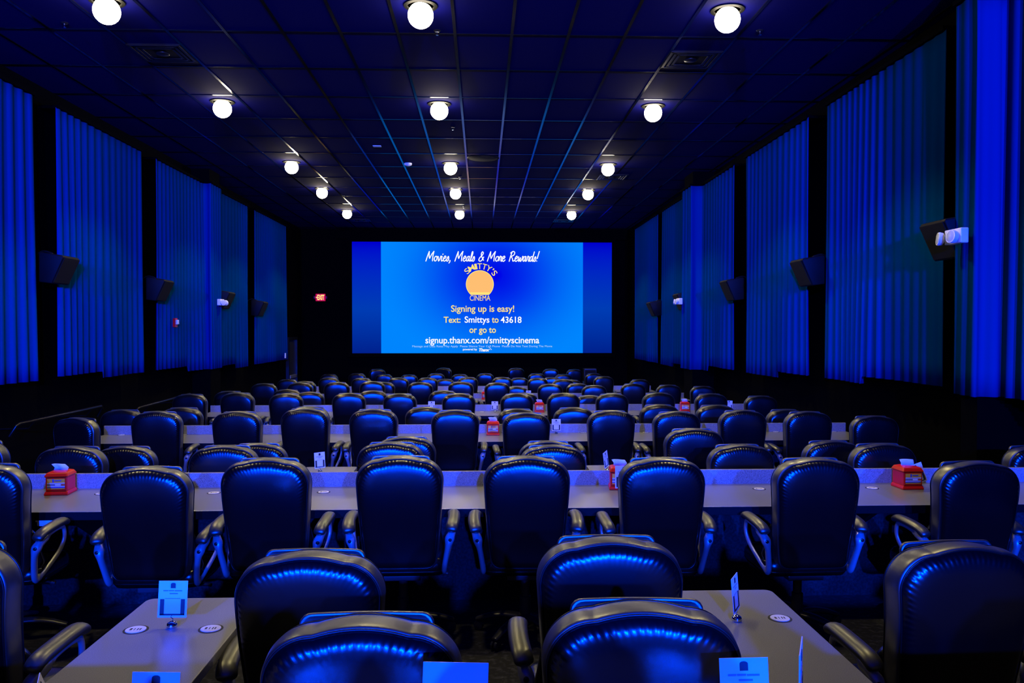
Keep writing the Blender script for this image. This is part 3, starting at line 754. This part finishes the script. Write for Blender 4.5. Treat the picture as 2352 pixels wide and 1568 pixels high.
row([(-2.88,-0.11),(-1.84,-0.093),(-0.62,-0.042),(0.56,-0.084),(1.76,0.014),(2.92,-0.093)], 6.72, 1,
    'in the second line behind the nearest counter', 'chairs behind the nearest counter', True)
row([(-4.04,-0.061, 8.44, -0.3),(-3.31,0.003),(-2.47,-0.001),(-1.79,0.028),(-1.12,0.017),(-0.28,0.005),(0.45,-0.025),(1.38,-0.006),(2.01,-0.018),(2.7,-0.007),(3.38,-0.023),(4.12,-0.072)], 8.44, 1,
    'at the second long counter', 'chairs at the second counter', True)
row([(-4.3,-0.008),(-3.6,0.016),(-2.08,0.021),(-0.69,0.01),(0.43,-0.015),(1.12,-0.002),(2.17,0.032),(2.87,0.024),(3.74,-0.033)], 9.95, 2,
    'behind the second counter upstand', 'chairs behind the second counter', False)
row([(-4.25,-0.001),(-3.62,0.016),(-2.9,0.001),(-1.97,0.005),(-1.21,-0.004),(-0.35,-0.006),(0.53,-0.009),(1.19,-0.004),(1.97,-0.013),(2.62,-0.002),(3.44,-0.018),(4.2,-0.053)], 12.2, 2,
    'at the third long counter', 'chairs at the third counter', False)
row([(-4.19,0.04),(-3.41,0.008, 14.5),(-2.88,0.021),(-1.83,0.04),(-0.64,0.037),(0.69,-0.004),(1.81,-0.051)], 13.75, 3,
    'behind the third counter upstand', 'chairs behind the third counter', False)
row([(-4.16,0.014),(-3.49,0.029),(-2.85,0.036),(-2.17,0.051),(-1.21,0.032),(-0.4,0.038),(0.29,0.019),(1.35,-0.009),(2.21,-0.037),(3.0,-0.005),(3.68,-0.032),(4.34,-0.06)], 16.0, 3,
    'at the fourth long counter', 'chairs at the fourth counter', False)
row([(-3.75,0.076),(-2.1,0.053),(0.75,-0.048),(1.80,0.062, 18.2),(2.05,0.014)], 17.5, 4,
    'behind the fourth counter upstand', 'chairs behind the fourth counter', False)
row([(-4.65,-0.026),(-3.67,0.014),(-2.88,0.001),(-1.97,0.01),(-1.32,0.008),(-0.35,0.017),(0.5,0.015),(1.36,-0.008),(2.17,-0.053),(2.95,0.03),(3.84,-0.046)], 19.8, 4,
    'at the fifth long counter', 'chairs at the fifth counter', False)
row([(-0.96,-0.001),(0.97,0.028),(1.84,0.038)], 21.3, 5,
    'beyond the fifth counter', 'chairs beyond the fifth counter', False)
row([(-4.34,0.004),(-3.54,0.027),(-2.75,0.0),(-2.13,-0.014),(-1.3,0.022),(-0.64,-0.004),(0.11,0.019),(1.57,0.016),(2.34,-0.011),(3.22,0.013)], 23.5, 5,
    'in the row before the front row', 'chairs in the front rows', False)
row([(-3.2,0.085),(-1.07,0.12),(1.01,0.11),(2.12,0.081),(2.78,0.067)], 24.75, 5,
    'in the front row below the screen', 'chairs in the front rows', False, 0.4)

# ------------------------------------------------------------------ long counters
def counter(i, y0, k, x0, x1, label):
    z = floor_z(k)
    t = thing('long_counter', label, 'counter', ((x0+x1)/2, y0, z), 0, 'long counters')
    hw = (x1-x0)/2
    obj('counter_top', MB().box(-hw, hw, 0, 0.745, 0.718, 0.75), M['counter'], t, bevel=0.004)
    obj('edge_band', MB().box(-hw, hw, -0.004, 0.0, 0.70, 0.749), M['edge'], t)
    obj('upstand', MB().box(-hw, hw, 0.745, 0.775, 0.0, 0.852), M['splash'], t, bevel=0.003)
    obj('knee_panel', MB().box(-hw+0.02, hw-0.02, 0.55, 0.58, 0.0, 0.716), M['carpet_wall'], t)
    nb = max(2, int(hw*2/1.6))
    for j in range(nb+1):
        xx = -hw+0.1+(2*hw-0.2)*j/nb
        pr = [(0.10, 0.717), (0.10, 0.69), (0.50, 0.46), (0.549, 0.46), (0.549, 0.717)]
        obj('support_bracket', MB().loft([[(xx-0.02, p[0], p[1]) for p in pr], [(xx+0.02, p[0], p[1]) for p in pr]]), M['edge'], t)
    return t
CL = ['counter across the bottom of the photo, behind the nearest chairs']
names_c = ['nearest', 'second', 'third', 'fourth', 'fifth']
for i, yb in enumerate(BAR_Y):
    counter(i, yb, i, -4.38, 4.36, 'long grey speckled counter with a low upstand, %s from the camera' % names_c[i])

# ------------------------------------------------------------------ foreground style side tables
def side_table(x, y0, y1, k, label):
    t = thing('side_table', label, 'table', (x, y0, floor_z(k)), 0, 'narrow side tables')
    L = y1-y0; w = 0.232; r = 0.035; p = []
    p += [(w, 0), (w, L-r)]
    for i in range(1, 6): a = pi/2*i/5; p.append((w-r+r*math.cos(a), L-r+r*math.sin(a)))
    for i in range(0, 6): a = pi/2+pi/2*i/5; p.append((-w+r+r*math.cos(a), L-r+r*math.sin(a)))
    p += [(-w, 0)]
    obj('table_top', MB().loft([[(a, b, 0.715) for a, b in p], [(a, b, 0.75) for a, b in p]]), M['counter'], t, bevel=0.003)
    obj('table_leg', MB().lathe([(0.03, 0.02), (0.03, 0.712)], 16, (0, L-0.35, 0)), M['dark_metal'], t, smooth=True)
    obj('table_foot', MB().lathe([(0.001, 0), (0.20, 0), (0.20, 0.012), (0.05, 0.03), (0.001, 0.03)], 28, (0, L-0.35, 0)), M['dark_metal'], t, smooth=True)
    obj('wall_cleat', MB().box(-0.2, 0.2, 0.0, 0.03, 0.66, 0.714), M['dark_metal'], t)
    return t
side_table(-1.15, 2.03, 3.44, 0, 'narrow grey table in the left foreground with two round markers')
side_table(1.005, 2.03, 3.46, 0, 'narrow grey table in the right foreground with two round markers')
tabs = []
for k, yb in ((1, BAR_Y[0]), (2, BAR_Y[1]), (3, BAR_Y[2]), (4, BAR_Y[3])):
    for j, x in enumerate({1: (-1.34, 1.17, 3.6), 2: (-2.84, -1.38), 3: (-1.23, 1.28), 4: (-1.36,)}[k]):
        side_table(x, yb+0.81, yb+2.28, k, 'narrow grey table behind the %s long counter, %s from the left' % (names_c[k-1], ordinal(j)))

# ------------------------------------------------------------------ seat markers
mk_ring = MB().lathe([(0.001, 0), (0.045, 0), (0.045, 0.0012), (0.001, 0.0012)], 32).mesh('marker_rim', M['marker_ring'])
mk_disc = MB().lathe([(0.001, 0.0012), (0.037, 0.0012), (0.0365, 0.003), (0.001, 0.003)], 32).mesh('marker_disc', M['paper'])
mb = MB()
for x, w in ((-0.017, 0.008), (-0.004, 0.003), (0.008, 0.004), (0.017, 0.0045)): mb.box(x-w/2, x+w/2, -0.009, 0.009, 0.003, 0.0036)
mk_print = mb.mesh('marker_print', M['ink'])
def marker(x, y, z, label):
    t = thing('seat_marker', label, 'seat marker', (x, y, z), 0, 'round white seat markers')
    r = link('marker_rim', mk_ring, t); link('marker_disc', mk_disc, t); link('marker_print', mk_print, t)
marker(-1.285, 3.08, 0.75, 'white round seat marker, left one on the left foreground table')
marker(-1.01, 3.08, 0.75, 'white round seat marker, right one on the left foreground table')
marker(0.86, 3.10, 0.75, 'white round seat marker, left one on the right foreground table')
marker(1.15, 3.11, 0.75, 'white round seat marker, right one on the right foreground table')
for i, x in enumerate((-2.57, -1.82, -1.08, -0.33, 0.42, 1.2, 1.93, 2.73)):
    marker(x, 5.63, 0.75, 'white round seat marker on the nearest long counter, %s from the left' % ordinal(i))
for i, x in enumerate((-4.17, -3.46, -2.68, -1.92, -1.16, -0.40, 0.36, 1.2, 1.94, 2.70, 3.5, 4.2)):
    marker(x, 9.64, 0.75-DROP, 'white round seat marker on the second long counter, %s from the left' % ordinal(i))
for i, x in enumerate((-4.0, -3.2, -2.45, -1.6, -0.8, 0.0, 0.75, 1.55, 2.3, 3.05, 3.8)):
    marker(x, 13.25, 0.75-2*DROP, 'tiny white seat marker on the third long counter, %s from the left' % ordinal(i))
for k, yb in ((1, BAR_Y[0]),):
    for x, lb in ((-1.34, 'left'), (1.17, 'right')):
        for s in (-1, 1):
            marker(x+s*0.14, yb+1.95, 0.75-DROP, 'white seat marker, %s one on the %s centre table behind the nearest counter' % ('left' if s < 0 else 'right', lb))

# ------------------------------------------------------------------ table signs
def card_mesh():
    mb = MB(); w, h = 0.0525, 0.135
    mb.cur = 0; mb.box(-w, w, -0.001, 0.001, 0, h)
    mb.cur = 1
    def pr(x0, x1, z0, z1, c=1): mb.cur = c; mb.box(x0, x1, -0.0022, -0.001, z0, z1)
    pr(-0.009, 0.009, 0.108, 0.123); mb.cur = 1
    pts = [(0.009*math.cos(a), 0.123+0.005*math.sin(a)) for a in [pi*i/8 for i in range(9)]]
    mb.loft([[(p[0], -0.0022, p[1]) for p in pts], [(p[0], -0.001, p[1]) for p in pts]])
    pr(-0.035, -0.017, 0.097, 0.101, 2); pr(-0.015, 0.004, 0.097, 0.101, 2); pr(0.006, 0.033, 0.0965, 0.1005, 2)
    pr(-0.012, 0.018, 0.086, 0.090, 2)
    pr(-0.045, -0.030, 0.010, 0.068); pr(0.030, 0.045, 0.010, 0.068); pr(-0.045, 0.045, 0.008, 0.014)
    pr(-0.028, 0.028, 0.069, 0.071, 2)
    return mb.mesh('printed_card', [M['paper'], M['ink'], M['ink_soft']])
card_me = card_mesh()
clip_me = MB().lathe([(0.001, 0), (0.018, 0), (0.021, 0.008), (0.017, 0.018), (0.006, 0.024), (0.001, 0.024)], 20).tube([(0, 0, 0.02), (0.004, 0, 0.032), (-0.004, 0, 0.04), (0, 0, 0.048)], 0.0022, 8).mesh('clip_base', M['chrome'], smooth=True)
def sign(x, y, z, rz, label, roll=0.0, tilt=-0.08, scale=1.0):
    t = thing('table_sign', label, 'table sign', (x, y, z), rz, 'printed cards on clip stands')
    t.scale = (scale,)*3
    link('clip_base', clip_me, t)
    c = link('printed_card', card_me, t); c.location = (0, 0, 0.038); c.rotation_euler = (tilt, roll, 0)
    return t
sign(-1.16, 3.10, 0.75, 0.06, 'white printed card sign standing on the left foreground table', 0.03)
sign(0.975, 3.09, 0.75, math.radians(61), 'card sign seen nearly edge-on on the right foreground table')
sign(-2.12, 5.60, 0.75, -0.05, 'card sign peeking over the second chair from the left at the nearest counter')
sign(0.955, 5.47, 0.75, -0.1, 'bright card sign in front of the middle red napkin box', 0, -0.05, 1.12)
sign(3.07, 5.62, 0.75, 0.1, 'tilted card sign behind the right chair by the red napkin box', -0.3, -0.1)
sign(-1.385, 7.07, 0.75-DROP, math.radians(44), 'turned card sign on the left centre table beyond the nearest counter')
sign(1.08, 7.04, 0.75-DROP, math.radians(62), 'thin edge-on card sign above the middle red napkin box', -0.15)
sign(0.87, 9.55, 0.75-DROP, 0.0, 'card sign facing the camera on the second counter right of centre')
sign(-3.55, 9.58, 0.75-DROP, 0.0, 'card sign leaning over on the second counter at the left', 0.45, -0.1)
sign(0.21, 13.2, 0.75-2*DROP, 0.0, 'card sign on the third counter just right of centre')
sign(-0.81, 13.25, 0.75-2*DROP, 0.0, 'card sign on the third counter just left of centre')
sign(4.02, 13.2, 0.75-2*DROP, -0.08, 'card sign at the far right of the third counter', 0.05)
sign(0.97, 17.0, 0.75-3*DROP, 0.0, 'tiny card sign on the fourth counter right of centre')
# unseen chairs added in the camera's own row to shade the backs ahead
for i, x in enumerate((-2.75, -1.95, -1.13, -0.36, 0.34, 1.05, 1.83, 2.62)):
    place_chair(x, 0.76, -1, 0.12, 0.0, 'unseen black swivel chair added for shade below the bottom edge, %s from the left' % ordinal(i), 'unseen chairs added for shade', True)
# cards on the counter the camera stands behind
Z0C = 0.922
counter_near = thing('long_counter', 'long grey counter below the bottom edge, carrying the nearest cards', 'counter', (0, 1.20, 0.172), 0, 'long counters')
obj('counter_top', MB().box(-3.4, 3.4, 0.19, 0.74, 0.718, 0.75), M['counter'], counter_near, bevel=0.004)
obj('upstand', MB().box(-3.4, 3.4, 0.74, 0.77, -0.172, 0.80), M['splash'], counter_near, bevel=0.003)
obj('knee_panel', MB().box(-3.38, 3.38, 0.55, 0.58, 0, 0.716), M['carpet_wall'], counter_near)
sign(-0.74, 1.86, Z0C, 0.03, 'blue-lit card sign at the bottom edge, left of centre', 0.04)
sign(0.61, 1.86, Z0C, -0.05, 'blue-lit card sign at the bottom edge, right of centre', -0.03, -0.08, 1.07)
sign(0.745, 1.88, Z0C, math.radians(66), 'card sign seen edge-on at the bottom edge, right side', 0, 0.0, 1.2)
sign(-0.945, 1.87, Z0C, math.radians(115), 'leaning card sign seen edge-on at the bottom left', 0.1, -0.35)
t = thing('menu_stand', 'blue-lit blank card stand at the middle of the bottom edge', 'card stand', (-0.065, 1.80, Z0C), 0.0)
o = obj('stand_panel', MB().box(-0.073, 0.073, -0.0015, 0.0015, 0.012, 0.205), M['acrylic'], t, bevel=0.001); o.rotation_euler = (-0.12, 0.035, 0)
obj('stand_foot', MB().box(-0.075, 0.075, -0.045, 0.035, 0, 0.012), M['acrylic'], t, bevel=0.003)

# ------------------------------------------------------------------ napkin boxes
def napkin_box(x, y, z, rz, label):
    t = thing('napkin_dispenser', label, 'napkin box', (x, y, z), rz, 'red napkin dispensers')
    w, d = 0.068, 0.075
    def ring(a, b, zz): return [(-a, -b, zz), (a, -b, zz), (a, b, zz), (-a, b, zz)]
    obj('base', MB().loft([ring(w+0.008, d+0.008, 0), ring(w+0.008, d+0.008, 0.012), ring(w+0.001, d+0.001, 0.028)]), M['red'], t, bevel=0.004)
    body = obj('body', MB().box(-w, w, -d, d, 0.024, 0.122), M['red'], t, bevel=0.006)
    obj('lid', MB().loft([ring(w+0.006, d+0.006, 0.121), ring(w+0.006, d+0.006, 0.130), ring(w-0.004, d-0.006, 0.150), ring(w-0.03, d-0.035, 0.160)]), M['red'], t, bevel=0.006)
    mb = MB(); f0, f1 = -d-0.004, -d
    mb.cur = 4; mb.box(-w+0.006, w-0.006, f0, f1, 0.034, 0.118)
    def st(z0, z1, c, x0=-w+0.012, x1=w-0.012): mb.cur = c; mb.box(x0, x1, f0-0.001, f0, z0, z1)
    st(0.086, 0.112, 0); st(0.080, 0.085, 1); st(0.064, 0.079, 2); st(0.058, 0.063, 1); st(0.050, 0.057, 3); st(0.043, 0.049, 0)
    mb.cur = 5; mb.box(0.034, 0.055, f0-0.0018, f0-0.001, 0.065, 0.078)
    mb.cur = 3; mb.box(-0.022, -0.012, f0-0.0018, f0-0.001, 0.088, 0.110); mb.box(-0.008, 0.034, f0-0.0018, f0-0.001, 0.097, 0.103)
    mb.cur = 1; mb.box(-0.005, 0.030, f0-0.0018, f0-0.001, 0.067, 0.076)
    obj('advert_panel', mb, [M['yellow'], M['ad_white'], M['ad_grey'], M['ad_blue'], M['red'], M['ad_red']], t)
    P = []
    for i in range(9):
        u = i/8; xx = -0.045+0.09*u
        P.append([(xx, 0.012*math.sin(u*6), 0.154), (xx+0.004, 0.004+0.012*math.sin(u*6+0.6), 0.175), (xx-0.012, -0.012+0.014*math.sin(u*5+1.4), 0.199+0.006*math.sin(u*3))])
    vs = [v for r in P for v in r]; fs = [(i*3+j, (i+1)*3+j, (i+1)*3+j+1, i*3+j+1) for i in range(8) for j in range(2)]
    n = obj('napkin', MB().add(vs, fs), M['paper'], t, smooth=True, angle=180)
    so = n.modifiers.new('fold', 'SOLIDIFY'); so.thickness = 0.003
    return t
napkin_box(-2.855, 5.66, 0.75, 0.10, 'red napkin box on the nearest counter at the left photo edge')
napkin_box(2.985, 5.64, 0.75, 0.02, 'red napkin box on the nearest counter at the right, blue-lit front')
napkin_box(0.965, 5.70, 0.75, -0.1, 'red napkin box behind a bright card on the nearest counter')
napkin_box(0.13, 9.52, 0.75-DROP, 0.0, 'red napkin box on the second counter near the centre')
napkin_box(0.93, 13.2, 0.75-2*DROP, 0.0, 'red napkin box on the third counter, half hidden by a chair')
napkin_box(3.30, 13.22, 0.75-2*DROP, -0.1, 'red napkin box on the third counter at the right')
napkin_box(0.07, 16.95, 0.75-3*DROP, 0.05, 'small red napkin box on the fourth counter by the centre chair')
napkin_box(-1.21, 20.7, 0.75-4*DROP, 0.0, 'tiny red napkin box on the fifth counter left of centre')

# little pale trays hung under the counter edges
for x, yb, k, lb in ((-2.66, BAR_Y[0], 0, 'nearest counter at the left photo edge'), (-2.74, BAR_Y[1], 1, 'second counter left of centre')):
    t = thing('service_box', 'small pale box hung under the edge of the ' + lb, 'service box', (x, yb+0.06, 0.70-DROP*k), 0, 'boxes under the counters')
    obj('box_body', MB().box(-0.055, 0.055, -0.05, 0.06, -0.04, 0.016), M['white'], t, bevel=0.008)
    obj('box_lip', MB().box(-0.06, 0.06, -0.054, -0.046, -0.012, 0.006), M['white'], t, bevel=0.003)
# low dark cabinet under the screen
t = thing('floor_speaker', 'dim upright black cabinet on the floor below the right of the screen', 'speaker', (3.35, 25.4, floor_z(5)))
obj('cabinet', MB().box(-0.19, 0.19, -0.2, 0.2, 0, 1.2), M['black_plastic'], t, bevel=0.01)
obj('front_grille', MB().box(-0.17, 0.17, -0.212, -0.2, 0.03, 1.16), M['grille'], t, bevel=0.004)
